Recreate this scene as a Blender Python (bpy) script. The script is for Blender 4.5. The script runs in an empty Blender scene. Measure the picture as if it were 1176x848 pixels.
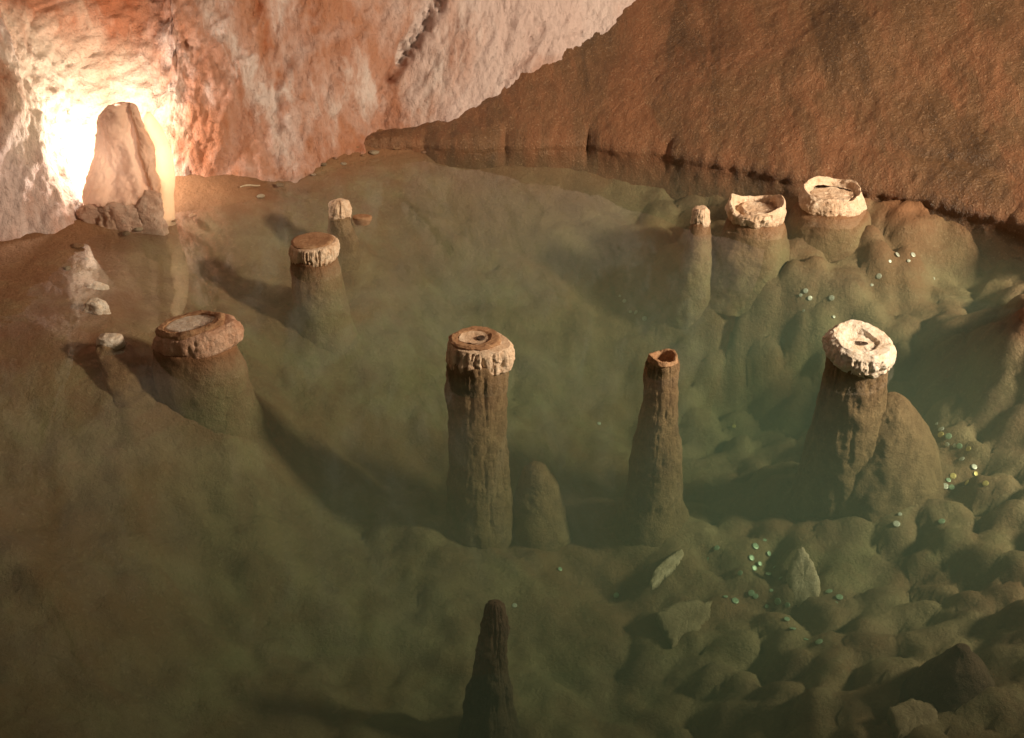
import bpy, math, random
import numpy as np
from mathutils import Vector

random.seed(7)
S = bpy.context.scene
COL = S.collection
R = math.radians

# ------------------------------------------------------------------ camera
CAM_H, PITCH, FPX, W, H = 2.0, R(28.0), 1420.0, 1176.0, 848.0
cd = bpy.data.cameras.new('camera')
cd.sensor_width = 36.0
cd.lens = FPX / W * 36.0
cd.clip_start, cd.clip_end = 0.05, 200.0
cam = bpy.data.objects.new('camera', cd)
cam.location = (0, 0, CAM_H)
cam.rotation_euler = (R(90) - PITCH, 0, 0)
COL.objects.link(cam)
S.camera = cam

# ------------------------------------------------------------------ ambient cave light and lamps
world = bpy.data.worlds.new('World')
S.world = world
world.use_nodes = True
bg = world.node_tree.nodes['Background']
bg.inputs[0].default_value = (0.62, 0.42, 0.27, 1)
bg.inputs[1].default_value = 0.20


def lamp(name, loc, power, color, radius, kind='POINT', target=None, spot=None):
    l = bpy.data.lights.new(name, kind)
    l.energy = power
    l.color = color
    l.shadow_soft_size = radius
    o = bpy.data.objects.new(name, l)
    o.location = loc
    if target is not None:
        o.rotation_euler = (Vector(target) - Vector(loc)).to_track_quat('-Z', 'Y').to_euler()
    if kind == 'SPOT' and spot:
        l.spot_size, l.spot_blend = R(spot), 1.0
    COL.objects.link(o)
    return o


KEY_LOC = (4.7, 2.5, 2.3)
lamp('walkway_lamp', KEY_LOC, 2150, (1.0, 0.80, 0.57), 0.34, 'SPOT', (0.7, 5.6, 0.2), 88)

S.view_settings.view_transform = 'Standard'
S.view_settings.look = 'None'
S.view_settings.exposure = 0.0
S.view_settings.gamma = 1.0
S.view_settings.use_curve_mapping = False
S.cycles.use_denoising = True
S.cycles.max_bounces = 10
S.cycles.transparent_max_bounces = 12
S.cycles.volume_bounces = 1
S.cycles.caustics_reflective = False


# ------------------------------------------------------------------ pixel -> world helpers
def ray(px, py):
    u, v = (px - W / 2) / FPX, (H / 2 - py) / FPX
    c, s = math.cos(PITCH), math.sin(PITCH)
    return np.array([u, c + v * s, -s + v * c])


def P(px, py, z=0.0):
    d = ray(px, py)
    t = (z - CAM_H) / d[2]
    return np.array([d[0] * t, d[1] * t, z])


# ------------------------------------------------------------------ noise
_rng = np.random.RandomState(11)
_perm = _rng.permutation(256)
_perm = np.concatenate([_perm, _perm, _perm])
_g = _rng.normal(size=(256, 3))
_g /= np.linalg.norm(_g, axis=1)[:, None]


def pn(x, y, z=0.0):
    x, y, z = np.broadcast_arrays(np.asarray(x, float), np.asarray(y, float), np.asarray(z, float))
    xi, yi, zi = np.floor(x).astype(int), np.floor(y).astype(int), np.floor(z).astype(int)
    xf, yf, zf = x - xi, y - yi, z - zi
    f = lambda t: t * t * t * (t * (t * 6 - 15) + 10)
    u, v, w = f(xf), f(yf), f(zf)
    out = 0.0
    for i in (0, 1):
        for j in (0, 1):
            for k in (0, 1):
                h = _perm[_perm[_perm[(xi + i) & 255] + ((yi + j) & 255)] + ((zi + k) & 255)]
                g = _g[h]
                d = g[..., 0] * (xf - i) + g[..., 1] * (yf - j) + g[..., 2] * (zf - k)
                out = out + d * (u if i else 1 - u) * (v if j else 1 - v) * (w if k else 1 - w)
    return out * 1.5


def fbm(x, y, z=0.0, o=4, gain=0.5):
    a, s, t = 1.0, 0.0, 0.0
    x, y, z = np.asarray(x, float), np.asarray(y, float), np.asarray(z, float)
    for i in range(o):
        s = s + a * pn(x + 17 * i, y - 9 * i, z + 5 * i)
        t += a
        a *= gain
        x, y, z = x * 2.03, y * 2.03, z * 2.03
    return s / t


def worley(x, y, jit=0.85, seed=0):
    xi, yi = np.floor(x).astype(int), np.floor(y).astype(int)
    f1 = np.full(x.shape, 9.0)
    f2 = np.full(x.shape, 9.0)
    rid = np.zeros(x.shape)
    for i in (-1, 0, 1):
        for j in (-1, 0, 1):
            h = _perm[_perm[(xi + i + seed) & 255] + ((yi + j) & 255)]
            h2 = _perm[h + 37]
            cx = xi + i + 0.5 + jit * (h / 255.0 - 0.5)
            cy = yi + j + 0.5 + jit * (h2 / 255.0 - 0.5)
            d = np.hypot(x - cx, y - cy)
            m = d < f1
            f2 = np.where(m, f1, np.minimum(f2, d))
            rid = np.where(m, _perm[h2 + 11] / 255.0, rid)
            f1 = np.where(m, d, f1)
    return f1, f2, rid


def sstep(a, b, x):
    t = np.clip((x - a) / (b - a), 0, 1)
    return t * t * (3 - 2 * t)


# ------------------------------------------------------------------ mesh helpers
def mesh_from(name, verts, faces, mat, parent=None, smooth=True):
    me = bpy.data.meshes.new(name)
    verts = np.asarray(verts, float).reshape(-1, 3)
    if isinstance(faces, np.ndarray):
        nf = len(faces)
        me.vertices.add(len(verts))
        me.vertices.foreach_set('co', verts.astype(np.float32).ravel())
        me.loops.add(nf * 4)
        me.loops.foreach_set('vertex_index', faces.astype(np.int32).ravel())
        me.polygons.add(nf)
        me.polygons.foreach_set('loop_start', np.arange(0, nf * 4, 4, dtype=np.int32))
        me.polygons.foreach_set('loop_total', np.full(nf, 4, dtype=np.int32))
        me.update(calc_edges=True)
        me.validate()
    else:
        me.from_pydata([tuple(v) for v in verts], [], faces)
        me.update()
    if smooth:
        me.polygons.foreach_set('use_smooth', np.ones(len(me.polygons), dtype=bool))
    me.materials.append(mat)
    o = bpy.data.objects.new(name, me)
    COL.objects.link(o)
    if parent is not None:
        o.parent = parent
    return o


def grid_faces(nr, nc, wrap=False):
    i = np.arange(nr - 1)[:, None]
    j = np.arange(nc if wrap else nc - 1)[None, :]
    j2 = (j + 1) % nc
    a, b, c, d = i * nc + j, i * nc + j2, (i + 1) * nc + j2, (i + 1) * nc + j
    return np.stack([a, b, c, d], -1).reshape(-1, 4)


def tag(o, label=None, cat=None, group=None, kind=None):
    if label: o['label'] = label
    if cat: o['category'] = cat
    if group: o['group'] = group
    if kind: o['kind'] = kind
    return o


def thing(name, loc, label, cat, group=None):
    o = bpy.data.objects.new(name, None)
    o.empty_display_size = 0.05
    o.location = loc
    COL.objects.link(o)
    return tag(o, label, cat, group)


def resample(pts, n):
    pts = np.asarray(pts, float)
    d = np.concatenate([[0], np.cumsum(np.linalg.norm(np.diff(pts, axis=0), axis=1))])
    t = np.linspace(0, d[-1], n)
    return np.stack([np.interp(t, d, pts[:, k]) for k in range(pts.shape[1])], -1)


def spline(pts, n):
    """Catmull-Rom through pts, resampled by length."""
    p = np.asarray(pts, float)
    q = np.vstack([2 * p[0] - p[1], p, 2 * p[-1] - p[-2]])
    out = []
    for i in range(1, len(q) - 2):
        t = np.linspace(0, 1, 24, endpoint=False)[:, None]
        a, b, c, d = q[i - 1], q[i], q[i + 1], q[i + 2]
        out.append(0.5 * (2 * b + (c - a) * t + (2 * a - 5 * b + 4 * c - d) * t ** 2 + (3 * b - a - 3 * c + d) * t ** 3))
    out.append(p[-1][None])
    return resample(np.vstack(out), n)


def lathe(prof, nt=144, nr=90, seed=0, rough=0.004, rf=28, groove=0.0, gf=45, gz=7, gz0=-9, gz1=9,
          rim=None, rim0=0.0, rim1=1.0, out=None, sx=1.0, sy=1.0, lean=(0, 0), tilt=(0, 0), smooth_prof=False):
    """Surface of revolution with rock roughness, drip grooves and an uneven rim. Local z = 0 is the water level."""
    p = spline(prof, nr) if smooth_prof else resample(prof, nr)
    th = np.linspace(0, 2 * math.pi, nt, endpoint=False)
    r = np.repeat(p[:, :1], nt, 1)
    z = np.repeat(p[:, 1:], nt, 1)
    T = np.repeat(th[None], nr, 0)
    cx, cy = np.cos(T), np.sin(T)
    if out is not None:
        r = r * (1 + out(T, z))
    if rim is not None:
        w = sstep(rim0, rim1, z)
        z = z + w * rim(T)
    x, y = r * cx, r * cy
    k = np.clip(r / 0.03, 0, 1)
    n = fbm(x * rf + seed * 3.1, y * rf - seed * 1.7, z * rf + seed, 4, 0.6) * rough
    n2 = fbm(x * rf * .25 - seed, y * rf * .25 + seed * 2.3, z * rf * .2 + seed, 3) * rough * 3.2
    r = r + (n + n2) * k
    z = z + fbm(x * rf + 40 + seed, y * rf, z * rf, 3, 0.6) * rough * 0.7
    if groove > 0:
        wob = .16 * fbm(cx * 2 + seed, cy * 2, z * 30, 2)
        g = pn((cx + wob) * gf * .085 + seed, (cy + wob) * gf * .085, z * gz * 2.2 + seed)
        g = g + 0.8 * pn(cx * gf * .23 + seed, cy * gf * .23, z * gz * 2.0) * (.5 + pn(cx * 2.2 + seed, cy * 2.2, 4.0))
        g = g + 0.35 * pn(cx * gf * .5, cy * gf * .5, z * gz * 5 + seed)
        wz = sstep(gz0, gz0 + 0.015, z) * (1 - sstep(gz1 - 0.012, gz1, z))
        r = r - groove * np.clip(g * 1.6, 0, 1) * wz + groove * .35 * np.clip(-g, 0, 1) * wz
    x, y = r * cx * sx + lean[0] * z, r * cy * sy + lean[1] * z
    z = z + x * tilt[0] + y * tilt[1]
    v = np.stack([x, y, z], -1).reshape(-1, 3)
    return v, grid_faces(nr, nt, True)


# ------------------------------------------------------------------ materials
class NT:
    def __init__(self, name):
        self.m = bpy.data.materials.new(name)
        self.m.use_nodes = True
        self.t = self.m.node_tree
        self.b = self.t.nodes['Principled BSDF']
        self.c = self.n('ShaderNodeTexCoord').outputs['Object']

    def n(self, kind, **kw):
        nd = self.t.nodes.new(kind)
        for k, v in kw.items():
            setattr(nd, k, v)
        return nd

    def link(self, a, b):
        self.t.links.new(a, b)

    def map(self, scale=(1, 1, 1), rot=(0, 0, 0), loc=(0, 0, 0)):
        m = self.n('ShaderNodeMapping')
        m.inputs['Scale'].default_value = scale
        m.inputs['Rotation'].default_value = rot
        m.inputs['Location'].default_value = loc
        self.link(self.c, m.inputs[0])
        return m.outputs[0]

    def noise(self, scale, detail=6, rough=0.6, vec=None, dist=0.0):
        nd = self.n('ShaderNodeTexNoise')
        nd.inputs['Scale'].default_value = scale
        nd.inputs['Detail'].default_value = detail
        nd.inputs['Roughness'].default_value = rough
        nd.inputs['Distortion'].default_value = dist
        self.link(vec if vec is not None else self.c, nd.inputs['Vector'])
        return nd.outputs[0]

    def voro(self, scale, feature='F1', vec=None):
        nd = self.n('ShaderNodeTexVoronoi', feature=feature)
        nd.inputs['Scale'].default_value = scale
        self.link(vec if vec is not None else self.c, nd.inputs['Vector'])
        return nd.outputs['Distance']

    def ramp(self, fac, stops):
        nd = self.n('ShaderNodeValToRGB')
        e = nd.color_ramp.elements
        while len(e) < len(stops):
            e.new(0.5)
        for q, (p, c) in zip(e, stops):
            q.position = p
            q.color = (c, c, c, 1) if isinstance(c, (int, float)) else (*c, 1)
        self.link(fac, nd.inputs[0])
        return nd.outputs[0]

    def mix(self, fac, a, b, mode='MIX'):
        nd = self.n('ShaderNodeMix', data_type='RGBA', blend_type=mode)
        for s, v in ((nd.inputs[0], fac), (nd.inputs[6], a), (nd.inputs[7], b)):
            if isinstance(v, (int, float)):
                s.default_value = v
            elif isinstance(v, tuple):
                s.default_value = (*v, 1)
            else:
                self.link(v, s)
        return nd.outputs[2]

    def bump(self, hs, dist=0.01, strength=1.0):
        prev = None
        for h, d in hs:
            nd = self.n('ShaderNodeBump')
            nd.inputs['Strength'].default_value = strength
            nd.inputs['Distance'].default_value = d
            self.link(h, nd.inputs['Height'])
            if prev is not None:
                self.link(prev, nd.inputs['Normal'])
            prev = nd.outputs[0]
        self.link(prev, self.b.inputs['Normal'])

    def finish(self, color, rough=0.7, spec=0.4):
        self.link(color, self.b.inputs['Base Color'])
        if isinstance(rough, (int, float)):
            self.b.inputs['Roughness'].default_value = rough
        else:
            self.link(rough, self.b.inputs['Roughness'])
        self.b.inputs['Specular IOR Level'].default_value = spec
        return self.m


def rock_mat(name, a, b, c, scale=6.0, speck=None, rough=0.75, fine=160, bump=0.004, spec=0.3, streak=None):
    t = NT(name)
    vec = t.map(*streak) if streak else None
    n1 = t.noise(scale, 8, 0.62, vec, 0.4)
    n2 = t.noise(scale * 3.1, 8, 0.65, vec)
    col = t.ramp(n1, [(0.34, a), (0.50, b), (0.66, c)])
    col = t.mix(t.ramp(n2, [(0.42, 0.0), (0.70, 0.75)]), col, a)
    if speck:
        n3 = t.noise(fine * .7, 4, 0.7)
        col = t.mix(t.ramp(n3, [(0.60, 0.0), (0.72, 1.0)]), col, speck)
    t.bump([(t.noise(fine * .22, 8, 0.7), bump * 3), (t.noise(fine, 5, 0.7), bump)])
    return t.finish(col, rough, spec)


M = {}
# submerged and shore bed
t = NT('bed_rock')
n1 = t.noise(0.9, 6, 0.6, None, 0.6)
n2 = t.noise(5.0, 8, 0.65)
n3 = t.noise(70, 5, 0.7)
col = t.ramp(n1, [(0.30, (0.25, 0.155, 0.085)), (0.48, (0.30, 0.225, 0.13)), (0.66, (0.23, 0.195, 0.10))])
col = t.mix(t.ramp(n2, [(0.42, 0.0), (0.62, 0.8)]), col, (0.19, 0.115, 0.068))
n5 = t.noise(2.3, 7, 0.62, t.map((1, 1, 1), (0, 0, 0), (5.1, 2.2, 0)), 0.5)
col = t.mix(t.ramp(n5, [(0.46, 0.0), (0.62, 0.75)]), col, (0.24, 0.125, 0.065))
col = t.mix(t.ramp(n3, [(0.56, 0.0), (0.74, 0.45)]), col, (0.50, 0.40, 0.27))
sep = t.n('ShaderNodeSeparateXYZ')
t.link(t.c, sep.inputs[0])
ad0 = t.n('ShaderNodeMath', operation='MULTIPLY_ADD')     # iron stained bank round the waterline, ragged edge
t.link(n2, ad0.inputs[0])
ad0.inputs[1].default_value = 0.22
t.link(sep.outputs['Z'], ad0.inputs[2])
col = t.mix(t.ramp(ad0.outputs[0], [(0.04, 0.0), (0.13, 1.0)]), col, t.mix(n2, (0.30, 0.15, 0.072), (0.20, 0.105, 0.055)))
t.bump([(t.noise(26, 8, 0.7), 0.014), (n3, 0.005)])
M['bed'] = t.finish(col, 0.75, 0.25)

# brown flowstone mound, wet and grainy
t = NT('flowstone_rock')
n1 = t.noise(1.6, 6, 0.6, None, 0.5)
n2 = t.noise(14, 8, 0.65)
n3 = t.noise(95, 4, 0.6)
col = t.ramp(n1, [(0.32, (0.17, 0.092, 0.042)), (0.50, (0.215, 0.112, 0.052)), (0.68, (0.28, 0.125, 0.060))])
col = t.mix(t.ramp(n2, [(0.45, 0.0), (0.70, 0.55)]), col, (0.13, 0.065, 0.028))
ns = t.noise(3.2, 7, 0.62, t.map((1.6, .35, .35), (0, 0, R(-18))), 0.3)
col = t.mix(t.ramp(ns, [(0.48, 0.0), (0.60, 0.7)]), col, (0.30, 0.125, 0.055))
col = t.mix(t.ramp(ns, [(0.34, 0.75), (0.44, 0.0)]), col, (0.105, 0.060, 0.030))
col = t.mix(t.ramp(n3, [(0.58, 0.0), (0.70, 0.7)]), col, (0.50, 0.32, 0.19))
t.bump([(t.noise(45, 6, 0.7), 0.014), (n3, 0.012), (t.noise(210, 3, 0.6), 0.005)])
M['mound'] = t.finish(col, t.ramp(ns, [(0.38, 0.34), (0.6, 0.68)]), 0.5)

# pink and white calcite wall, streaked up to the right
t = NT('calcite_wall')
vec = t.map((1.0, 1.0, 0.42), (0, R(38), 0))
n1 = t.noise(1.7, 8, 0.6, vec, 0.7)
n2 = t.noise(5.5, 9, 0.66, vec, 0.5)
n3 = t.noise(34, 6, 0.7)
n4 = t.noise(1.1, 5, 0.6, t.map((1, 1, 1), (0, 0, 0), (3.7, 1.2, 8.1)), 0.4)
col = t.ramp(n1, [(0.38, (0.38, 0.125, 0.055)), (0.45, (0.45, 0.21, 0.125)), (0.51, (0.54, 0.32, 0.25)), (0.57, (0.70, 0.58, 0.54))])
col = t.mix(t.ramp(n2, [(0.46, 0.0), (0.62, 0.8)]), col, (0.40, 0.17, 0.095))
col = t.mix(t.ramp(n4, [(0.50, 0.0), (0.60, 0.85)]), col, (0.68, 0.54, 0.51))
col = t.mix(t.ramp(n3, [(0.60, 0.0), (0.72, 0.6)]), col, (0.22, 0.10, 0.06))
t.bump([(t.noise(11, 8, 0.66, vec), 0.045), (n3, 0.012), (t.noise(130, 4, 0.7), 0.003)])
vd = t.n('ShaderNodeVectorMath', operation='DISTANCE')       # lamp glow painted in: wall colour paler round the slab lamp
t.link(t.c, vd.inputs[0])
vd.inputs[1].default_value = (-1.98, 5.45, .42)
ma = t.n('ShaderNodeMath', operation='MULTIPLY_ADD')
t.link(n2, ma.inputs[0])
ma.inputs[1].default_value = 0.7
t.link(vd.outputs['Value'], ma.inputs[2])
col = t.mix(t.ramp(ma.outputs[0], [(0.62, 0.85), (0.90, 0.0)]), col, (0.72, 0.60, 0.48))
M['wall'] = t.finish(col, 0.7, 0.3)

def translucent(m, fac, color):
    t_ = m.node_tree
    o_ = [n_ for n_ in t_.nodes if n_.type == 'OUTPUT_MATERIAL'][0]
    mx = t_.nodes.new('ShaderNodeMixShader')
    tl = t_.nodes.new('ShaderNodeBsdfTranslucent')
    tl.inputs[0].default_value = (*color, 1)
    mx.inputs[0].default_value = fac
    t_.links.new(t_.nodes['Principled BSDF'].outputs[0], mx.inputs[1])
    t_.links.new(tl.outputs[0], mx.inputs[2])
    t_.links.new(mx.outputs[0], o_.inputs['Surface'])


M['slab'] = rock_mat('slab_calcite', (0.58, 0.34, 0.22), (0.70, 0.50, 0.38), (0.74, 0.58, 0.46), 5, None, 0.6, 120, 0.003,
                     streak=((1, 1, 0.3), (0, 0, 0), (0, 0, 0)))
translucent(M['slab'], .27, (.93, .78, .69))
M['slab_rim'] = rock_mat('slab_rim_calcite', (0.72, 0.52, 0.36), (0.80, 0.66, 0.50), (0.84, 0.72, 0.58), 8, None, 0.6, 120, 0.003)
translucent(M['slab_rim'], .72, (.96, .84, .68))
M['slab_vein'] = rock_mat('slab_vein_rock', (0.42, 0.17, 0.06), (0.50, 0.23, 0.09), (0.58, 0.30, 0.14), 9, None, 0.6, 120, 0.003)
M['slab_foot'] = rock_mat('slab_foot_crust', (0.66, 0.42, 0.31), (0.76, 0.56, 0.45), (0.80, 0.66, 0.56), 18, (0.3, 0.16, 0.1), 0.7, 150, 0.004)
translucent(M['slab_foot'], .34, (.93, .80, .71))
M['column'] = rock_mat('sunken_column_rock', (0.19, 0.115, 0.06), (0.29, 0.19, 0.10), (0.36, 0.25, 0.14), 9, (0.46, 0.34, 0.2), 0.7, 150, 0.006)
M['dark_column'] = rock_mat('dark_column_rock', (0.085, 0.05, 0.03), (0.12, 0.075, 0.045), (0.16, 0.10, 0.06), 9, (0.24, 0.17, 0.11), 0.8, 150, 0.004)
M['crust'] = rock_mat('cream_crust', (0.60, 0.40, 0.26), (0.76, 0.58, 0.43), (0.80, 0.66, 0.52), 16, (0.42, 0.22, 0.10), 0.7, 190, 0.003)
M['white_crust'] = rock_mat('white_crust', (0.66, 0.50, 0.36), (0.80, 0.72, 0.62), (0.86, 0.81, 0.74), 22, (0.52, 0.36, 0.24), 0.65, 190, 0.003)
M['pink_crust'] = rock_mat('pink_crust', (0.50, 0.27, 0.17), (0.64, 0.40, 0.28), (0.72, 0.50, 0.38), 14, (0.25, 0.11, 0.06), 0.7, 170, 0.004)
M['brown_top'] = rock_mat('brown_top_rock', (0.32, 0.17, 0.09), (0.42, 0.24, 0.13), (0.54, 0.35, 0.21), 22, (0.2, 0.09, 0.04), 0.7, 190, 0.003)
M['hole'] = rock_mat('dark_hole_rock', (0.05, 0.03, 0.02), (0.07, 0.045, 0.03), (0.09, 0.06, 0.04), 20, None, 0.5, 190, 0.002)  # near-black colour makes the shallow discs read as holes
M['pale_stone'] = rock_mat('pale_stone', (0.42, 0.33, 0.22), (0.56, 0.46, 0.33), (0.66, 0.56, 0.42), 20, (0.24, 0.15, 0.09), 0.7, 170, 0.003)
M['stone'] = rock_mat('sunken_stone', (0.26, 0.18, 0.11), (0.36, 0.27, 0.17), (0.44, 0.34, 0.22), 14, (0.2, 0.12, 0.07), 0.75, 150, 0.004)


def coin_mat(name, c):
    t = NT(name)
    col = t.mix(t.ramp(t.noise(120, 3, 0.6), [(0.45, 0.0), (0.65, 0.6)]), c, tuple(v * 0.55 for v in c))
    t.b.inputs['Metallic'].default_value = 0.25
    return t.finish(col, 0.45, 0.6)


M['coin_silver'] = coin_mat('silver_coin_metal', (0.66, 0.70, 0.62))
M['coin_green'] = coin_mat('verdigris_coin_metal', (0.36, 0.52, 0.36))
M['coin_brass'] = coin_mat('brass_coin_metal', (0.78, 0.66, 0.26))

# still water: surface reflects by Fresnel, body absorbs and scatters
wm = bpy.data.materials.new('pool_water')
wm.use_nodes = True
nt = wm.node_tree
nt.nodes.clear()
out = nt.nodes.new('ShaderNodeOutputMaterial')
mixs = nt.nodes.new('ShaderNodeMixShader')
tr = nt.nodes.new('ShaderNodeBsdfTransparent')
gl = nt.nodes.new('ShaderNodeBsdfGlossy')
gl.inputs['Roughness'].default_value = 0.006
fr = nt.nodes.new('ShaderNodeFresnel')
geo = nt.nodes.new('ShaderNodeNewGeometry')
mr = nt.nodes.new('ShaderNodeMapRange')      # the same reflectance from both sides of the surface
mr.inputs['To Min'].default_value = 1.333
mr.inputs['To Max'].default_value = 1 / 1.333
nt.links.new(geo.outputs['Backfacing'], mr.inputs['Value'])
nt.links.new(mr.outputs[0], fr.inputs['IOR'])
nt.links.new(fr.outputs[0], mixs.inputs[0])
nt.links.new(tr.outputs[0], mixs.inputs[1])
nt.links.new(gl.outputs[0], mixs.inputs[2])
nt.links.new(mixs.outputs[0], out.inputs['Surface'])
va = nt.nodes.new('ShaderNodeVolumeAbsorption')
va.inputs['Color'].default_value = (0.46, 0.68, 0.54, 1)
va.inputs['Density'].default_value = 0.86
vs = nt.nodes.new('ShaderNodeVolumeScatter')
vs.inputs['Color'].default_value = (0.56, 0.88, 0.70, 1)
vs.inputs['Density'].default_value = 0.20
ad = nt.nodes.new('ShaderNodeAddShader')
nt.links.new(va.outputs[0], ad.inputs[0])
nt.links.new(vs.outputs[0], ad.inputs[1])
nt.links.new(ad.outputs[0], out.inputs['Volume'])
M['water'] = wm

# ------------------------------------------------------------------ the pool bed (height field)
CP = [  # photo pixel, height of the bed there
    (-120, 340, .03), (20, 320, .008), (75, 330, -.015), (75, 290, .008), (120, 300, -.03), (95, 400, -.045), (60, 400, -.035), (60, 470, -.14), (70, 560, -.30),
    (70, 700, -.38), (70, 840, -.50), (-150, 600, -.15), (-150, 840, -.3),
    (130, 262, .0), (150, 278, -.03), (150, 300, -.06), (150, 340, -.06), (175, 370, -.10), (250, 235, .03), (310, 212, .03), (380, 190, .02), (450, 175, .02), (190, 300, -.08), (250, 262, -.08), (330, 232, -.09),
    (190, 440, -.20), (245, 430, -.20), (250, 330, -.18), (300, 450, -.42), (190, 560, -.37), (300, 600, -.57), (200, 720, -.55), (300, 840, -.68),
    (335, 315, -.26), (365, 322, -.28), (395, 262, -.16), (450, 205, -.10), (430, 360, -.40), (480, 480, -.62), (430, 560, -.70), (480, 640, -.74), (480, 840, -.76),
    (520, 195, -.08), (600, 200, -.09), (620, 300, -.36), (560, 260, -.26), (640, 370, -.52), (650, 430, -.66), (650, 500, -.74), (650, 560, -.80), (650, 700, -.76), (650, 840, -.76),
    (700, 200, -.11), (760, 240, -.20), (780, 350, -.44), (770, 600, -.72), (850, 480, -.74), (805, 310, -.30), (868, 325, -.31), (730, 280, -.30),
    (920, 335, -.26), (960, 300, -.26), (1050, 280, -.14), (1080, 330, -.30), (1000, 560, -.60), (1100, 420, -.30), (1045, 252, -.05), (1100, 266, -.06), (1150, 360, -.04), (1190, 370, .05), (1176, 450, -.22), (1176, 540, -.36),
    (1100, 560, -.48), (1168, 650, -.42), (1100, 760, -.46), (1000, 800, -.54), (850, 700, -.70), (850, 840, -.70), (930, 600, -.66),
    (1350, 400, -.05), (1350, 600, -.2), (1350, 840, -.3),
]
_c = np.array([P(a, b, z) for a, b, z in CP])
_far = np.array([(-5, 1, .1), (-5, 4, .3), (-4, 7, .3), (-1, 8, .3), (2, 8, .3), (5, 7, .3), (6, 4, .3), (6, 1, .2), (0, 0.6, -.5), (-2, .6, -.3), (2, .6, -.4), (-.6, 6.7, .2), (1, 6.7, .2), (2.6, 5.8, .2)])
_c = np.vstack([_c, _far])
_k = lambda d: np.sqrt(d * d + 0.02)
_A = _k(np.linalg.norm(_c[:, None, :2] - _c[None, :, :2], axis=2))
_A = _A - 0.03 * np.eye(len(_c))
_A = np.block([[_A, np.ones((len(_c), 1))], [np.ones((1, len(_c))), np.zeros((1, 1))]])
_w = np.linalg.lstsq(_A, np.append(_c[:, 2], 0), rcond=None)[0]

RIDGE_DIR = None
_a, _b = P(500, 260, -.4), P(740, 430, -.7)
_d = (_b - _a)[:2]
_d /= np.linalg.norm(_d)
def bed_base(x, y):
    s = np.zeros_like(x)
    for (cx, cy, _), w in zip(_c, _w[:-1]):
        s = s + w * _k(np.hypot(x - cx, y - cy))
    return s + _w[-1]


BUMPS = [(*P(a, b)[:2], h, r) for a, b, h, r in ((804, 254, .10, .24), (867, 250, .07, .32), (955, 237, .11, .42), (362, 296, .16, .34), (391, 250, .06, .14), (548, 417, .07, .28),
         (761, 414, .07, .26), (1000, 420, .12, .36), (1040, 262, .10, .22), (226, 398, .12, .36))]


def bed(x, y):
    x, y = np.asarray(x, float), np.asarray(y, float)
    z = bed_base(x, y)
    depth = sstep(0.02, -0.35, z)
    u, v = x * _d[0] + y * _d[1], -x * _d[1] + y * _d[0]
    z = z + depth * (0.12 * fbm(u * .9 + 3, v * 2.6, 1.3, 3) + 0.045 * fbm(u * 3 + 9, v * 6, 4.3, 3))
    # botryoidal lumps on the right
    for bx, by, bh, br in BUMPS:
        z = z + bh * np.exp(-((x - bx) ** 2 + (y - by) ** 2) / br ** 2)
    mr_ = sstep(0.40, 0.95, x + 0.04 * (3.6 - y) + .25 * fbm(x * 1.3, y * 1.3, 7.7, 2)) * sstep(0.10, -0.02, z)
    wx, wy = x + .05 * fbm(x * 4, y * 4, 2.2, 2), y + .05 * fbm(x * 4, y * 4, 8.2, 2)
    f1, f2, rid = worley(wx * 7.6, wy * 7.6)
    dome = np.sqrt(np.clip(1 - (f1 / 0.64) ** 2, 0, 1))
    g1, g2, rid2 = worley(wx * 9.5 + 5, wy * 9.5, seed=3)
    dome2 = np.sqrt(np.clip(1 - (g1 / 0.7) ** 2, 0, 1))
    z = z + mr_ * (dome * (.035 + .035 * rid) - .045 + dome2 * .020)
    z = z + (1 - mr_) * depth * (dome2 * .020 + dome * .014 - .014)
    # rough pebbly skin
    z = z + 0.010 * fbm(x * 9, y * 9, .4, 4, .6) + 0.006 * fbm(x * 30, y * 30, 3.4, 3, .6) * sstep(-.4, 0, z)
    return z


def hit(px, py, lift=0.0):
    """point of the bed seen at that pixel"""
    d = ray(px, py)
    ts = np.linspace(1.5, 12, 1500)
    x, y, zz = d[0] * ts, d[1] * ts, CAM_H + d[2] * ts
    b = bed(x, y)
    i = int(np.argmax(zz < b))
    return np.array([x[i], y[i], b[i] + lift])


xs = np.arange(-4.4, 5.6, 0.021)
ys = np.arange(0.5, 7.6, 0.021)
X, Y = np.meshgrid(xs, ys)
Z = bed(X, Y)
mesh_bed = mesh_from('ground', np.stack([X, Y, Z], -1), grid_faces(len(ys), len(xs)), M['bed'])
tag(mesh_bed, kind='structure')

# ------------------------------------------------------------------ the water body
wv, wf = [], []
x0, x1, y0, y1, zb = -4.3, 5.5, 0.55, 7.5, -1.6
wv = [(x0, y0, zb), (x1, y0, zb), (x1, y1, zb), (x0, y1, zb), (x0, y0, 0), (x1, y0, 0), (x1, y1, 0), (x0, y1, 0)]
wf = [(3, 2, 1, 0), (4, 5, 6, 7), (0, 1, 5, 4), (1, 2, 6, 5), (2, 3, 7, 6), (3, 0, 4, 7)]
tag(mesh_from('water', wv, wf, M['water'], smooth=False), kind='structure')


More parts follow.
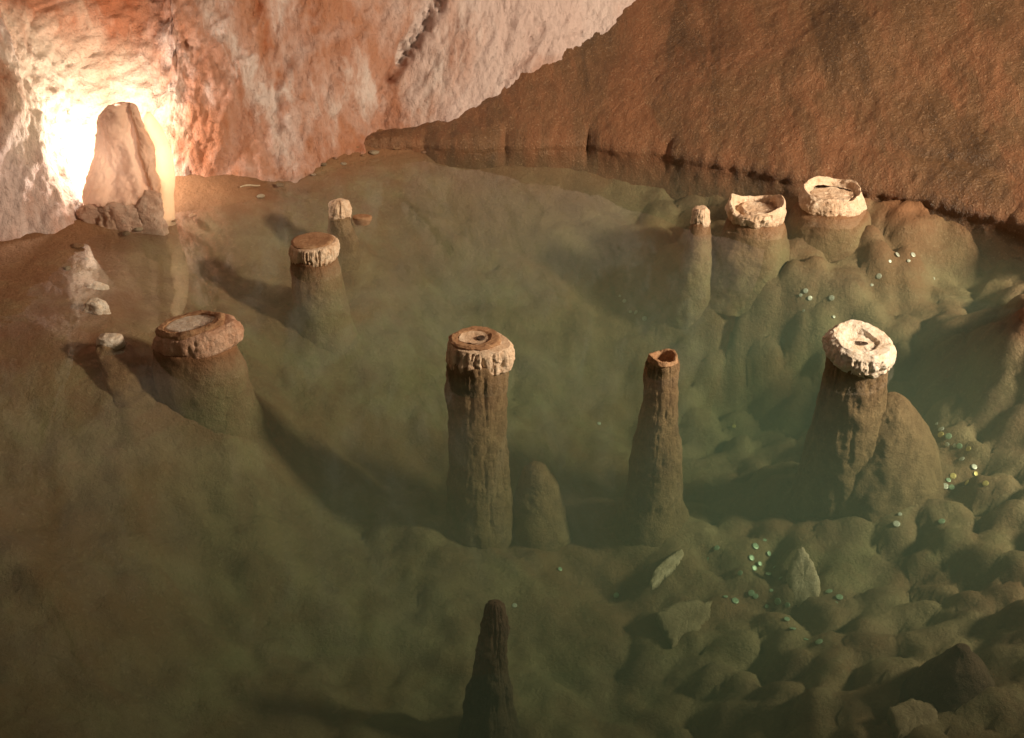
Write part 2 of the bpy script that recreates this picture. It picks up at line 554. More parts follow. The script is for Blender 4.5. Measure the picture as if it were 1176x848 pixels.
# ------------------------------------------------------------------ sweeps: wall and mound
def sweep(curve, prof, ns, nr, disp, rise=None):
    """curve: 3D foot line walked left to right; prof: (outward, up). disp(s, t, p, n) -> offset along n."""
    c = spline(curve, ns)
    tan = np.gradient(c[:, :2], axis=0)
    for _ in range(160):
        tan[1:-1] = (tan[:-2] + tan[1:-1] * 2 + tan[2:]) / 4
    tan /= np.linalg.norm(tan, axis=1)[:, None]
    nrm = np.stack([-tan[:, 1], tan[:, 0]], -1)
    p = spline(prof, nr)
    pt = np.gradient(p, axis=0)
    pt /= np.linalg.norm(pt, axis=1)[:, None] + 1e-9
    s = np.concatenate([[0], np.cumsum(np.linalg.norm(np.diff(c, axis=0), axis=1))])
    Vx = c[None, :, 0] + nrm[None, :, 0] * p[:, None, 0]
    Vy = c[None, :, 1] + nrm[None, :, 1] * p[:, None, 0]
    hs = np.ones_like(s) if rise is None else rise(s)
    Vz = c[None, :, 2] + np.where(p[:, None, 1] > .06, .06 + (p[:, None, 1] - .06) * hs[None], p[:, None, 1]) + 0 * Vx
    # surface normal: towards the pool and up
    nx = -nrm[None, :, 0] * pt[:, None, 1]
    ny = -nrm[None, :, 1] * pt[:, None, 1]
    nz = pt[:, None, 0] + 0 * nx
    d = disp(np.repeat(s[None], nr, 0), np.repeat(p[:, 1][:, None], ns, 1), Vx, Vy, Vz)
    Vx, Vy, Vz = Vx + nx * d, Vy + ny * d, Vz + nz * d
    return np.stack([Vx, Vy, Vz], -1), grid_faces(nr, ns)


mound_line = [P(395, 178), P(440, 174), P(480, 173), P(520, 175), P(600, 175), P(672, 174), P(740, 182), P(800, 192), P(925, 214), P(1000, 227), P(1100, 249),
              P(1176, 271), P(1290, 308), np.array([3.9, 4.25, 0]), np.array([5.4, 3.6, 0])]
mound_prof = [(-.10, -.6), (-.05, -.25), (-.004, -.04), (.006, .004), (-.004, .034), (.014, .065), (.045, .09), (.11, .145), (.35, .295), (.8, .565), (1.5, .97), (2.4, 1.42), (3.6, 1.95)]
_mx = [P(520, 175)[0], P(672, 175)[0]]


def mound_disp(s, t, x, y, z):
    d = 0.10 * fbm(x * .8, y * .8, z * .8 + 3, 3) * sstep(.05, .5, t)
    d = d + 0.030 * fbm(x * 3.5, y * 3.5, z * 3.5, 5, .58)
    lv = t - .19 - .05 * fbm(s * 1.5, 2.0, 5.0, 3)
    d = d - .022 * np.exp(-(lv / .018) ** 2) * sstep(2.2, 2.9, s) + 0.010 * fbm(x * 22, y * 22, z * 22, 4, .65)
    # popcorn grains on the dry part
    f1, f2, rid = worley(x * 40 + z * 14, y * 40 + z * 26)
    d = d + 0.005 * (1 - np.clip(f1 / .6, 0, 1)) * rid * sstep(.06, .2, t)
    # scalloped drip lip along the waterline
    m = (1 - sstep(.06, .16, t)) * sstep(-.1, 0.0, t)
    lft = 1 - sstep(1.3, 1.8, s)
    k = np.abs(np.sin((s + .05 * fbm(s * 2, 1.0, 2.0, 2)) * 7.5)) ** .5
    k2 = np.abs(np.sin((s + .02 * fbm(s * 7, 4.0, 2.0, 2)) * 34)) ** .7
    d = d + m * ((.012 + .034 * lft) * (k - .5) + .003 * (k2 - .5) + .010 * fbm(s * 9, t * 8, 3.3, 3))
    return d


v, f = sweep(mound_line, mound_prof, 720, 260, mound_disp, lambda s: .30 + .70 * sstep(.2, 1.1, s))
mound = mesh_from('flowstone_mound', v, f, M['mound'])
tag(mound, 'broad grainy brown flowstone mound sloping up from the far right waterline', 'rock mound')

wall_line = [np.array([-3.9, 3.0, .05]), P(-160, 335, .02), P(-30, 296, .02), P(35, 276, .02), P(82, 258, .02), P(108, 226, .03), P(140, 208, .03), P(200, 218, .03), P(280, 208, .03), P(340, 195, .03),
             P(400, 178, .04), P(462, 161, .035), P(520, 144, .09), P(590, 108, .215), P(630, 76, .33), P(710, 38, .455), P(800, -20, .66), P(920, -90, .95)]
wall_prof = [(-.06, -.35), (-.02, -.05), (.02, .06), (.07, .25), (.16, .5), (.30, .9), (.45, 1.4), (.5, 2.1), (.3, 2.8), (-.2, 3.4)]
CRACKS = []


def wall_disp(s, t, x, y, z):
    # diagonal folds climbing to the right
    q = s * .80 - t * .62
    d = 0.11 * fbm(q * 1.6 + 5, t * .8 + s * .35, 2.0, 3) + 0.055 * fbm(q * 6, (t + s) * 1.2, 6.0, 4)
    d = d + 0.020 * fbm(x * 9, y * 9, z * 9, 5, .62) + 0.009 * fbm(x * 34, y * 34, z * 34, 3, .6)
    rg = 1 - np.abs(fbm(q * 7 + 3, t * 5 + s * 2, 9.0, 4, .55)) * 2.2
    d = d - .030 * np.clip(rg - .62, 0, 1) - .022 * np.clip(fbm(x * 15, y * 15, z * 15, 4, .6) - .18, 0, 1)
    # two cracks and the broken hollows along them, climbing the face
    for line, wd, dp in CRACKS:
        best = np.full(x.shape, 9.0)
        for a_, b_ in zip(line[:-1], line[1:]):
            ab = b_ - a_
            tt = np.clip(((x - a_[0]) * ab[0] + (y - a_[1]) * ab[1] + (z - a_[2]) * ab[2]) / np.dot(ab, ab), 0, 1)
            best = np.minimum(best, np.sqrt((x - a_[0] - ab[0] * tt) ** 2 + (y - a_[1] - ab[1] * tt) ** 2 + (z - a_[2] - ab[2] * tt) ** 2))
        best = best + .04 * fbm(x * 12, y * 12, z * 12, 3, .6)
        d = d - dp * (1 - sstep(0, wd, best)) * (.45 + 1.1 * np.clip(fbm(x * 24, y * 24, z * 24, 3, .65) + .25, 0, 1))
    return d


v, f = sweep(wall_line, wall_prof, 410, 165, wall_disp)
_vw = v.reshape(-1, 3)


def on_wall(px, py):
    """the point of the uncracked wall seen at that photo pixel"""
    d = ray(px, py)
    q = _vw - np.array([0, 0, CAM_H])
    tt = q @ d / (d @ d)
    return _vw[np.argmin(np.linalg.norm(q - tt[:, None] * d, axis=1) + .002 * tt)]


CRACKS += [([on_wall(*p) for p in line], wd, dp) for line, wd, dp in (
    ([(434, 165), (436, 150), (441, 118), (452, 85), (462, 66), (476, 44), (500, 5)], .07, .085),
    ([(548, 128), (575, 100), (604, 66), (625, 30)], .03, .045),
    ([(405, 180), (412, 150), (405, 120)], .03, .03), ([(168, 100), (190, 70), (215, 45)], .05, .05),
    ([(316, 200), (322, 150), (314, 105), (335, 60)], .035, .04), ([(70, 180), (80, 120), (110, 60)], .05, .05))]
v, f = sweep(wall_line, wall_prof, 820, 330, wall_disp)
wall = mesh_from('cave_wall', v, f, M['wall'])
tag(wall, kind='structure')

# hidden lamp behind the leaning slab
lp = P(150, 250, .02)
lamp('slab_lamp', (lp[0] - .08, lp[1] + .20, .30), 20, (1.0, .88, .72), 0.03)


# ------------------------------------------------------------------ leaning slab
def outline_solid(rows, depth, nt=96, nr=90, seed=0, rough=.006, rf=20, power=2.6):
    """rows: (z, left, right); superelliptic section with the given half depth"""
    rw = spline(rows, nr)
    th = np.linspace(0, 2 * math.pi, nt, endpoint=False)
    c, s_ = np.cos(th), np.sin(th)
    cc = np.sign(c) * np.abs(c) ** (2 / power)
    ss = np.sign(s_) * np.abs(s_) ** (2 / power)
    mid, half = (rw[:, 1] + rw[:, 2]) / 2, np.maximum((rw[:, 2] - rw[:, 1]) / 2, .001)
    dep = depth * np.minimum(1, (half / half.max()) ** .7)
    x = mid[:, None] + half[:, None] * cc[None]
    y = dep[:, None] * ss[None]
    z = np.repeat(rw[:, :1], nt, 1)
    n = fbm(x * rf + seed, y * rf, z * rf * .6, 4, .6) * rough + fbm(x * 5 + seed, y * 5, z * 4, 2) * rough * 3
    x, y = x + n * cc[None], y + n * ss[None]
    return np.stack([x, y, z], -1), grid_faces(nr, nt, True)


sp = P(150, 250, .02)
mpp = np.linalg.norm(sp - np.array([0, 0, CAM_H])) / FPX
sl = thing('limestone_slab', sp, 'upright rounded limestone slab glowing pink in front of the bright hidden lamp', 'rock slab')
k = mpp / math.cos(R(22))
rows = [(-.06, -42 * mpp, 32 * mpp), (.0, -42 * mpp, 33 * mpp), (30 * k, -39 * mpp, 34 * mpp), (55 * k, -34 * mpp, 34 * mpp), (80 * k, -27 * mpp, 32 * mpp),
        (98 * k, -22 * mpp, 30 * mpp), (108 * k, -16 * mpp, 27 * mpp), (114 * k, -6 * mpp, 24 * mpp), (117 * k, 2 * mpp, 14 * mpp)]
v, f = outline_solid(rows, .075, seed=4, rough=.024, rf=24, nt=160, nr=140)
# groove down the front
vv = v.reshape(-1, 3)
gx = (14 + 18 * (1 - np.clip(vv[:, 2] / (115 * k), 0, 1))) * mpp
gr = np.exp(-((vv[:, 0] - gx) / .016) ** 2) * (vv[:, 1] < 0) * sstep(.05, .12, vv[:, 2])
vv[:, 1] += gr * .035
mesh_from('slab_body', vv, f, M['slab'], sl)
# thin translucent rim plate standing at the right side of the body
rows = [(-.05, -12 * mpp, 12 * mpp), (20 * k, -13 * mpp, 14 * mpp), (50 * k, -13 * mpp, 17 * mpp), (75 * k, -12 * mpp, 16 * mpp), (95 * k, -9 * mpp, 9 * mpp), (106 * k, -4 * mpp, 2 * mpp), (108 * k, -2 * mpp, -1 * mpp)]
v, f = outline_solid(rows, .02, seed=8, nr=70, nt=72)
o = mesh_from('rim_plate', v, f, M['slab_rim'], sl)
o.location = (35 * mpp, .02, 0)
o.rotation_euler = (0, 0, R(20))
for (ox, rr, hh, sd) in ((-32, 17, 20, 1), (-6, 24, 24, 2), (24, 18, 34, 3)):
    v, f = lathe([(rr * mpp, -.06), (rr * mpp * 1.05, 0), (rr * mpp, hh * k * .45), (rr * mpp * .7, hh * k * .85), (.001, hh * k)], 96, 70, sd, .016, 34, smooth_prof=True, sy=.40)
    v = v + np.array([ox * mpp, -.050, 0])
    mesh_from('foot_lobe', v, f, M['slab_foot'], sl)


# ------------------------------------------------------------------ stalagmites
def stal(name, px, py, label, cat='stalagmite', group=None, z=0.0, zb=None):
    p = P(px, py, z)
    b = float(bed(p[0], p[1])) if zb is None else zb
    b = min(b, -.16)
    root = thing(name, (p[0], p[1], b), label, cat, group)
    return root, p, b


def part(name, vf, mat, root, b, off=(0, 0, 0)):
    o = mesh_from(name, vf[0], vf[1], M[mat], root)
    o.location = (off[0], off[1], off[2] - b)
    return o


# centre: tall column with a drip fringed cream cap
root, p, b = stal('stalagmite', 548, 417, 'tall straight sunken column with a cream drip fringed cap and dark hole', group='capped stalagmites in the pool')
part('column', lathe([(.15, b - .12), (.135, b + .03), (.118, b + .2), (.108, -.3), (.103, -.05), (.10, .03), (.001, .04)], 160, 150, 3, .009, 18, groove=.006, gf=50, gz=3, gz0=-2, gz1=2), 'column', root, b)
part('cap_crust', lathe([(.088, -.012), (.101, .0), (.104, .03), (.102, .065), (.094, .086), (.06, .092), (.001, .092)], 240, 80, 5, .004, 40, groove=.015, gf=85, gz=5, gz0=-.03, gz1=.085,
                        out=lambda T, z: .26 * np.exp(-((T - 5.95) / .6) ** 2) + .26 * np.exp(-((T + .33) / .6) ** 2), sx=1.0), 'crust', root, b)
part('cap_top', lathe([(.08, .085), (.086, .094), (.078, .100), (.055, .099), (.046, .094)], 128, 40, 6, .008, 30), 'brown_top', root, b, (-.012, .0, .0))
part('basin', lathe([(.05, .0965), (.03, .092), (.001, .090)], 96, 30, 7, .005, 40), 'crust', root, b, (-.012, .0, .002))
part('drip_hole', lathe([(.017, .093), (.016, .098), (.010, .097), (.001, .0955)], 48, 16, 8, .003, 50), 'hole', root, b, (.014, .002, .001))

# flank cone beside it
root, p, b = stal('stalagmite', 608, 600, 'short sunken cone huddled against the right foot of the cream capped column', group='sunken cones', z=-.70, zb=-.68)
part('cone', lathe([(.15, b - .12), (.125, b + .0), (.085, b + .12), (.045, b + .21), (.015, b + .25), (.001, b + .255)], 96, 80, 9, .012, 18, smooth_prof=True, lean=(-.05, .03)), 'column', root, b)

# middle: bare pipe
root, p, b = stal('stalagmite', 761, 414, 'slim bare stalagmite with a small hollow orange rim just awash', group='capped stalagmites in the pool', z=.015)
part('column', lathe([(.19, b - .14), (.13, b - .0), (.104, b + .09), (.094, b + .22), (.080, -.30), (.063, -.12), (.055, .0), (.050, .018), (.042, .022)], 160, 150, 11, .006, 24, groove=.005, gf=40, gz=5, gz0=-2, gz1=2), 'column', root, b)
part('hollow_rim', lathe([(.050, .012), (.054, .02), (.049, .036), (.040, .034), (.034, .010), (.022, -.004), (.001, -.006)], 128, 44, 12, .006, 40,
                         rim=lambda T: .006 * np.sin(T * 2 + .6) + .006 * fbm(np.cos(T) * 3, np.sin(T) * 3, 1.0, 3), rim0=.015, rim1=.03), 'brown_top', root, b)

# right: white cap, buttressed column
root, p, b = stal('stalagmite', 984, 415, 'buttressed sunken column topped by a dazzling white ragged cap', group='capped stalagmites in the pool')
part('column', lathe([(.20, b - .12), (.155, b + .06), (.135, b + .22), (.125, -.22), (.115, -.08), (.102, .01), (.001, .03)], 160, 140, 13, .011, 16, groove=.006, gf=50, gz=3, gz0=-2, gz1=2, lean=(-.02, .0)), 'column', root, b)
part('buttress', lathe([(.30, b - .16), (.25, b + .02), (.21, b + .12), (.16, b + .22), (.10, b + .31), (.04, b + .37), (.001, b + .38)], 160, 110, 14, .016, 12, smooth_prof=True, sx=.9), 'column', root, b, (.15, .0, 0))
part('cap_crust', lathe([(.085, -.02), (.102, -.012), (.120, .012), (.122, .035), (.112, .062), (.096, .075), (.06, .070), (.05, .058), (.03, .056), (.001, .056)], 240, 90, 15, .009, 30,
                        groove=.012, gf=75, gz=14, gz0=-.05, gz1=.065, tilt=(-.13, .10),
                        rim=lambda T: .014 * np.exp(-((T - 1.3) / .8) ** 2), rim0=.05, rim1=.075), 'white_crust', root, b, (.004, 0, .012))
part('drip_hole', lathe([(.026, .0), (.024, .003), (.012, .002), (.001, .001)], 48, 16, 16, .002, 50, sx=1.3, sy=.5), 'hole', root, b, (-.002, .0, .069))
part('drip_hole', lathe([(.026, .0), (.024, .003), (.012, .002), (.001, .001)], 48, 16, 17, .002, 50, sx=1.3, sy=.5), 'hole', root, b, (.03, .055, .070))

# bottom: dark cone under water
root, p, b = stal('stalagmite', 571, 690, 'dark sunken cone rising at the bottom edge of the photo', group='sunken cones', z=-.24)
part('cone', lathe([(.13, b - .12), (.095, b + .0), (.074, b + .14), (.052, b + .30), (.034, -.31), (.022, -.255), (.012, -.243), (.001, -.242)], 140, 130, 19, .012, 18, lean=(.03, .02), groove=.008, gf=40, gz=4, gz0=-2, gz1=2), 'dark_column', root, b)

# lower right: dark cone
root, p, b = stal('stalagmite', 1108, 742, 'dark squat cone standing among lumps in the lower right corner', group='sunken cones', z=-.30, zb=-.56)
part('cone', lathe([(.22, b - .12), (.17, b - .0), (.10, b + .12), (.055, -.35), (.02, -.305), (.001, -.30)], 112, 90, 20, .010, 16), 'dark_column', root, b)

# far right: three pale stumps in a row
root, p, b = stal('stalagmite', 804, 254, 'smallest of the three pale stumps by the flowstone mound', group='pale stumps by the mound')
part('column', lathe([(.14, b - .20), (.085, b + .02), (.058, -.06), (.048, -.01), (.03, .01)], 96, 80, 21, .008, 18), 'bed', root, b)
part('tip', lathe([(.046, -.012), (.044, .02), (.037, .050), (.026, .064), (.001, .066)], 96, 50, 22, .006, 40, groove=.006, gf=40), 'crust', root, b)

root, p, b = stal('stalagmite', 867, 250, 'pale broken bowl shaped stump between the small tip and the broad stump', group='pale stumps by the mound')
part('column', lathe([(.24, b - .22), (.175, b + .01), (.148, -.10), (.125, -.01), (.08, .02), (.001, .03)], 128, 90, 23, .012, 14, smooth_prof=True), 'bed', root, b)
part('bowl_rim', lathe([(.112, -.014), (.126, .005), (.133, .035), (.130, .066), (.121, .072), (.108, .060), (.100, .035), (.09, .028)], 220, 80, 24, .009, 30, groove=.012, gf=40, gz=8, gz0=-.03, gz1=.06,
                       rim=lambda T: .030 * np.exp(-((T - .1) / .55) ** 2) + .03 * np.exp(-((T - 6.38) / .55) ** 2) + .028 * np.exp(-((T - 2.75) / .4) ** 2) - .026 * np.exp(-((T - 3.9) / .8) ** 2) - .012 * np.exp(-((T - 1.5) / .6) ** 2),
                       rim0=.03, rim1=.066), 'crust', root, b)
part('inner_disc', lathe([(.104, .02), (.085, .040), (.07, .050), (.05, .044), (.001, .042)], 128, 50, 25, .010, 30), 'crust', root, b)

root, p, b = stal('stalagmite', 955, 237, 'broad pale stump nearest the flowstone mound with a dark notched rim', group='pale stumps by the mound')
part('column', lathe([(.34, b - .22), (.235, b - .02), (.18, -.04), (.155, -.01), (.10, .02), (.001, .03)], 128, 90, 26, .012, 12, smooth_prof=True), 'bed', root, b)
part('bowl_rim', lathe([(.132, -.014), (.150, .004), (.147, .030), (.130, .070), (.120, .082), (.112, .076), (.104, .060), (.095, .056)], 220, 80, 27, .010, 28, groove=.009, gf=34, gz=8, gz0=-.03, gz1=.06,
                       rim=lambda T: .024 * np.exp(-((T - 2.2) / .9) ** 2) + .020 * np.exp(-((T - .5) / .45) ** 2) - .020 * np.exp(-((T - 4.5) / 1.0) ** 2), rim0=.03, rim1=.08), 'crust', root, b)
part('inner_disc', lathe([(.112, .05), (.09, .062), (.06, .060), (.001, .062)], 128, 50, 28, .011, 28), 'crust', root, b)

# left: disc, knob, awash stone, big tilted stump
root, p, b = stal('stalagmite', 362, 296, 'flat topped brown disc stump with a cream fringed side', group='stumps by the pink wall')
part('column', lathe([(.18, b - .14), (.125, b), (.105, -.06), (.094, .01), (.001, .03)], 112, 70, 31, .008, 18), 'bed', root, b)
part('crust_side', lathe([(.082, -.014), (.098, .0), (.104, .03), (.100, .062), (.09, .070), (.05, .072), (.001, .072)], 220, 60, 32, .005, 36, groove=.012, gf=80, gz=5, gz0=-.03, gz1=.07, tilt=(.08, 0)), 'crust', root, b)
part('cap_top', lathe([(.085, .0655), (.09, .075), (.08, .080), (.04, .080), (.001, .080)], 112, 30, 33, .003, 34, tilt=(.06, 0)), 'brown_top', root, b, (-.008, .004, 0))

root, p, b = stal('stalagmite', 391, 250, 'knobbly pale little stump beyond the flat disc stump', group='stumps by the pink wall')
part('column', lathe([(.12, b - .14), (.08, b), (.055, -.05), (.044, .005), (.001, .02)], 96, 60, 34, .008, 20), 'column', root, b)
part('tip', lathe([(.038, -.012), (.044, .012), (.046, .04), (.036, .070), (.02, .082), (.001, .083)], 112, 60, 35, .012, 26, groove=.008, gf=30), 'crust', root, b)

pp = P(415, 250, .0)
o = mesh_from('flat_stone', *lathe([(.035, -.03), (.044, -.006), (.043, .004), (.03, .008), (.001, .009)], 96, 40, 36, .004, 24, sy=.75), M['brown_top'])
o.location = pp
tag(o, 'flat brown stone just awash beside the knobbly little stump', 'stone')

root, p, b = stal('stalagmite', 226, 398, 'wide pink brown tilted stump at left with a white basin on top', group='stumps by the pink wall')
part('column', lathe([(.23, b - .30), (.178, b - .04), (.160, -.06), (.145, .01), (.001, .03)], 128, 70, 37, .010, 16, sy=.7), 'bed', root, b)
part('crust_side', lathe([(.130, -.016), (.150, .0), (.158, .035), (.150, .070), (.130, .084), (.08, .084), (.001, .082)], 240, 70, 38, .006, 26, groove=.009, gf=46, gz=9, gz0=-.03, gz1=.08, sy=.72, tilt=(.18, -.02),
                         out=lambda T, z: .12 * np.exp(-((T - 6.1) / .35) ** 2)), 'pink_crust', root, b)
part('ridge', lathe([(.125, .07), (.13, .088), (.118, .098), (.10, .096), (.092, .08)], 160, 40, 39, .012, 22, sy=.72, tilt=(.18, -.02)), 'brown_top', root, b, (-.01, .0, 0))
part('basin', lathe([(.10, .074), (.085, .086), (.05, .085), (.001, .085)], 112, 30, 40, .004, 30, sy=.72, tilt=(.16, -.02)), 'white_crust', root, b, (-.016, .010, .004))

# spur running down into the water at the left
q0, q1 = P(128, 392, .012), hit(215, 500)
n = 60
pts = spline([q0 + np.array([-.03, .03, -.02]), q0, P(150, 425, -.07), hit(180, 465, -.02), q1 + np.array([0, 0, -.05])], n)
ring = []
for i in range(n):
    t_ = i / (n - 1)
    rr = .055 + .10 * t_
    if i == 0: rr = .004
    d_ = pts[min(i + 1, n - 1)] - pts[max(i - 1, 0)]
    d_ = d_ / np.linalg.norm(d_)
    sd = np.cross(d_, (0, 0, 1)); sd /= np.linalg.norm(sd)
    up = np.cross(sd, d_)
    for a in np.linspace(0, 2 * math.pi, 48, endpoint=False):
        w = pts[i] + sd * rr * math.cos(a) + up * (rr * .55 * math.sin(a) - rr * .45)
        w = w + (sd * math.cos(a) + up * math.sin(a)) * float(fbm(w[0] * 14, w[1] * 14, w[2] * 14, 4, .6)) * .022
        ring.append(w - q0)
o = mesh_from('rock_spur', np.array(ring), grid_faces(n, 48, True), M['column'])
o.location = q0
tag(o, 'brown rock spur with a white tip sinking from the left shore into the water', 'rock')
tip = mesh_from('white_tip', *lathe([(.045, -.04), (.05, -.012), (.04, .006), (.02, .014), (.001, .015)], 80, 40, 61, .012, 22, sy=.7), M['white_crust'], o)
tip.location = (.0, .0, .012)


# ------------------------------------------------------------------ sunken flakes and stones
def flake(name, pxs, lift, thick, mat, label, cat='stone', seed=0, dome=.3, tilt=(0.0, -.25)):
    """a flat broken stone whose outline is given; it lies tilted on the bed"""
    pc = np.array(pxs, float).mean(0)
    c0 = hit(pc[0], pc[1], lift)
    nn = np.array([tilt[0], tilt[1], 1.0])
    pts = []
    o_ = np.array([0, 0, CAM_H])
    for (x, y) in pxs:
        d = ray(x, y)
        pts.append(o_ + d * (np.dot(c0 - o_, nn) / np.dot(d, nn)))
    pts = np.array(pts)
    c = pts.mean(0)
    # best plane through the points
    A = np.c_[pts[:, :2] - c[:2], np.ones(len(pts))]
    co = np.linalg.lstsq(A, pts[:, 2], rcond=None)[0]
    ol = resample(np.vstack([pts, pts[:1]])[:, :2], 97)[:-1]
    rs = np.random.RandomState(seed)
    ol0 = ol.copy()
    ol = ol + rs.normal(size=ol.shape) * .0016
    rings = []
    for fr_, zo in ((.55, -thick), (.95, -thick), (1.0, -thick * .4), (.97, 0), (.85, thick * dome * .3), (.65, thick * dome * .5), (.4, thick * dome * .5), (.2, thick * dome * .5), (.01, thick * dome * .5)):
        xy = ((ol if fr_ > .9 else ol0) - c[:2]) * fr_
        z = co[0] * xy[:, 0] + co[1] * xy[:, 1] + co[2] + zo
        z = z + .005 * fbm(xy[:, 0] * 30 + seed, xy[:, 1] * 30, 1.5, 3)
        xy = xy + .004 * fbm(xy[:, :1] * 60, xy[:, 1:] * 60, np.array([[1.5, 7.5]]), 2)
        rings.append(np.c_[xy, z - c[2]])
    o = mesh_from(name, np.vstack(rings), grid_faces(len(rings), 96, True), mat)
    o.location = c
    return tag(o, label, cat)


flake('stone_chip', [(746, 668), (752, 654), (770, 638), (783, 630), (786, 636), (776, 650), (760, 664), (749, 674)], .03, .022, M['pale_stone'], 'narrow pale stone chip lying on the bed below the slim stalagmite', seed=1)
flake('flat_stone', [(752, 704), (775, 692), (800, 688), (808, 692), (819, 689), (816, 706), (806, 718), (802, 732), (785, 728), (772, 742), (762, 724)], .03, .03, M['stone'], 'flat pale jagged stone lying below the narrow stone chip', seed=2)
flake('leaning_stone', [(905, 690), (903, 660), (912, 635), (921, 626), (934, 645), (943, 668), (941, 690), (925, 702)], (.12), .16, M['pale_stone'], 'sunken leaning stone with a pale curved edge among green coins', seed=3, tilt=(-.5, -.7), dome=.15)
flake('sunken_stone', [(1020, 812), (1045, 802), (1072, 808), (1080, 825), (1065, 842), (1030, 846)], .04, .05, M['stone'], 'brown sunken stone at the bottom edge beside the dark squat cone', seed=4)


# two white lumps standing in for the bright wall's reflection at the left shore
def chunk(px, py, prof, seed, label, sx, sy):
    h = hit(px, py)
    o = mesh_from('reflection_chunk', *lathe(prof, 96, 60, seed, .012, 26, sx=sx, sy=sy, out=lambda T, z: .22 * np.abs(np.sin(T * 2.5 + seed))), M['white_crust'])
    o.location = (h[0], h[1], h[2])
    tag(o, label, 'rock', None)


chunk(112, 358, [(.040, -.03), (.040, .01), (.034, .036), (.024, .046), (.001, .048)], 71, 'blocky white chunk standing in for the wall reflection at the left shore above the white tipped spur', 1.0, .7)
chunk(112, 330, [(.034, -.03), (.034, .004), (.018, .018), (.006, .024), (.001, .025)], 74, 'small flat white chunk standing in for the wall reflection just behind the blocky white one', 1.15, .7)

# ------------------------------------------------------------------ coins
COINS = [
    ('scatter', [(1077, 488), (1083, 494), (1090, 503), (1079, 502), (1096, 512), (1087, 512), (1100, 519), (1110, 520), (1104, 527), (1118, 538), (1088, 552), (1096, 549), (1106, 563), (1084, 558),
                 (1094, 562), (1134, 557), (1043, 568), (1059, 567), (1048, 574), (1028, 580), (1035, 590), (1030, 604), (1083, 600), (1112, 556), (1074, 571), (1066, 560)],
     'small pale or tarnished coin in the scatter right of the white capped column', 'coins by the white capped column'),
    ('green', [(868, 628), (876, 622), (862, 640), (884, 636), (873, 648), (890, 650), (881, 660), (866, 655), (897, 664), (905, 700), (895, 690), (886, 678), (868, 687), (862, 682), (905, 712), (936, 724),
               (952, 680), (963, 686), (958, 696), (912, 722), (940, 740), (926, 735), (880, 700), (850, 660), (835, 684), (846, 690), (822, 632), (816, 646)],
     'small green coin on the bed around the leaning sunken stone', 'green coins by the leaning stone'),
    ('far', [(716, 350), (724, 357), (732, 362), (712, 342), (740, 368)], 'small pale coin in the distant cluster left of the bowl shaped stump', 'coins in the middle of the pool'),
    ('shelf', [(1030, 292), (1042, 300), (1050, 293), (1021, 302), (1010, 318), (1072, 324), (1003, 330), (926, 336), (930, 346), (918, 340), (955, 342), (922, 360), (957, 365)],
     'small pale coin on the shelf below the broad pale stump', 'coins on the far shelf'),
]
SINGLE = [(1120, 545, 'coin_brass', 'bright yellow brass coin at the lower end of the coin scatter'),
          (843, 491, 'coin_brass', 'lone yellow coin between the slim stalagmite and the white capped column'),
          (688, 487, 'coin_silver', 'lone pale coin between the cream capped column and the slim stalagmite'),
          (591, 696, 'coin_silver', 'bright silver coin beside the tip of the dark bottom cone'),
          (708, 686, 'coin_green', 'lone green coin left of the flat jagged stone'),
          (643, 655, 'coin_green', 'dull green coin between the bottom cone and the narrow stone chip')]


def coin_mesh(mat):
    prof = [(.001, 0), (.0112, 0), (.0120, .0006), (.0120, .0014), (.0114, .0019), (.0060, .0020), (.001, .0020)]
    n = 28
    v = [(r * math.cos(a), r * math.sin(a), z) for r, z in prof for a in np.linspace(0, 2 * math.pi, n, endpoint=False)]
    o = mesh_from('coin', np.array(v), grid_faces(len(prof), n, True), M[mat])
    return o


proto = {m: None for m in ('coin_silver', 'coin_green', 'coin_brass')}


def place_coin(px, py, mat, label, group=None):
    h = hit(px, py)
    e = .015
    gx = (float(bed(h[0] + e, h[1])) - float(bed(h[0] - e, h[1]))) / (2 * e)
    gy = (float(bed(h[0], h[1] + e)) - float(bed(h[0], h[1] - e))) / (2 * e)
    if proto[mat] is None:
        o = proto[mat] = coin_mesh(mat)
    else:
        o = proto[mat].copy()
        for kk in ('label', 'category', 'group'):
            if kk in o: del o[kk]
        COL.objects.link(o)
    nrm_ = Vector((-gx + random.uniform(-.15, .15), -gy + random.uniform(-.15, .15), 1)).normalized()
    o.rotation_euler = nrm_.to_track_quat('Z', 'Y').to_euler()
    o.location = Vector(h) + nrm_ * random.uniform(.001, .004)
    s = random.uniform(.55, 1.05)
    o.scale = (s, s, s)
    tag(o, label, 'coin', group)


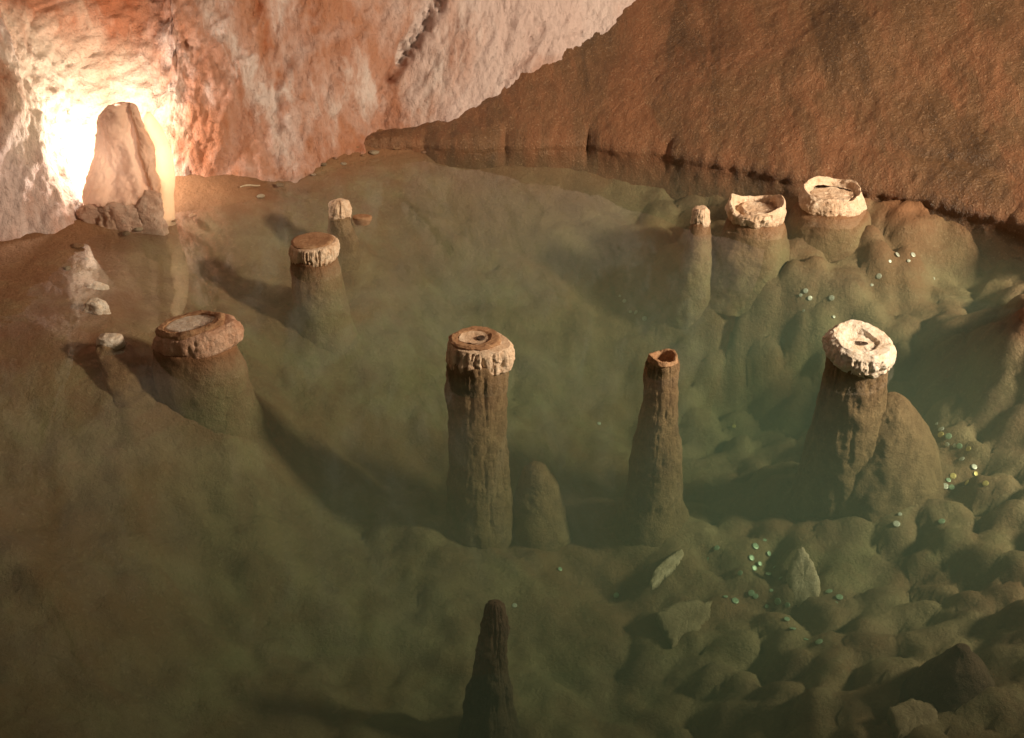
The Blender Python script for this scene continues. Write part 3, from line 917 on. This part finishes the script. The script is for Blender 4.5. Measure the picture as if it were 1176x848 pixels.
for key, lst, label, group in COINS:
    for i, (x, y) in enumerate(lst):
        mat = 'coin_green' if key == 'green' else ('coin_silver' if random.random() < .6 else 'coin_green')
        if key != 'green': mat = ('coin_silver', 'coin_silver', 'coin_green', 'coin_brass')[i % 4] if key == 'scatter' else 'coin_silver'
        place_coin(x + random.uniform(-2, 2), y + random.uniform(-2, 2), mat, label, group)
for x, y, mat, label in SINGLE:
    place_coin(x, y, mat, label)


# ------------------------------------------------------------------ shore litter: pebbles and a pale twig
def pebble_mesh(seed):
    return lathe([(.001, -.5), (.6, -.42), (1.0, -.05), (.85, .35), (.4, .55), (.001, .6)], 28, 22, seed, .22, 1.6, smooth_prof=True)


PEB = [(438, 163), (470, 166), (484, 172), (487, 176), (455, 172), (430, 178), (416, 180), (395, 190), (372, 190), (360, 203), (350, 196), (410, 170), (500, 168), (462, 160), (300, 228), (322, 219),
       (200, 258), (222, 254), (146, 272), (160, 268), (180, 262), (90, 285), (100, 300), (78, 310), (385, 183), (444, 170), (478, 163), (492, 163)]
pms = []
for i, (x, y) in enumerate(PEB):
    h = hit(x, y)
    h[2] = max(h[2], -.01)
    if len(pms) < 4:
        o = mesh_from('pebble', *pebble_mesh(50 + i), M[('stone', 'pale_stone', 'brown_top', 'pink_crust')[i]])
        pms.append(o)
    else:
        o = pms[random.choice((0, 1, 1, 2, 3))].copy()
        COL.objects.link(o)
    s = random.uniform(.008, .020)
    o.location = (h[0], h[1], h[2] + s * .3)
    o.scale = (s * random.uniform(.8, 1.4), s, s * .8)
    o.rotation_euler = (0, 0, random.uniform(0, 6))
    tag(o, 'small pebble on the brown shore at the foot of the pink wall', 'pebble', 'pebbles along the shore')

a, c_ = hit(276, 218, .012), hit(299, 215, .012)
tw = []
for i in range(20):
    t_ = i / 19
    q = a + (c_ - a) * t_ + np.array([0, 0, .004 * math.sin(t_ * 5)])
    rr = .0045 * math.sin(math.pi * (t_ * .9 + .05)) ** .4
    for an in np.linspace(0, 2 * math.pi, 10, endpoint=False):
        tw.append(q - a + np.array([0, rr * math.cos(an), rr * math.sin(an)]))
o = mesh_from('twig', np.array(tw), grid_faces(20, 10, True), M['pale_stone'])
o.location = a
tag(o, 'thin pale twig lying on the brown shore below the pink wall', 'twig')
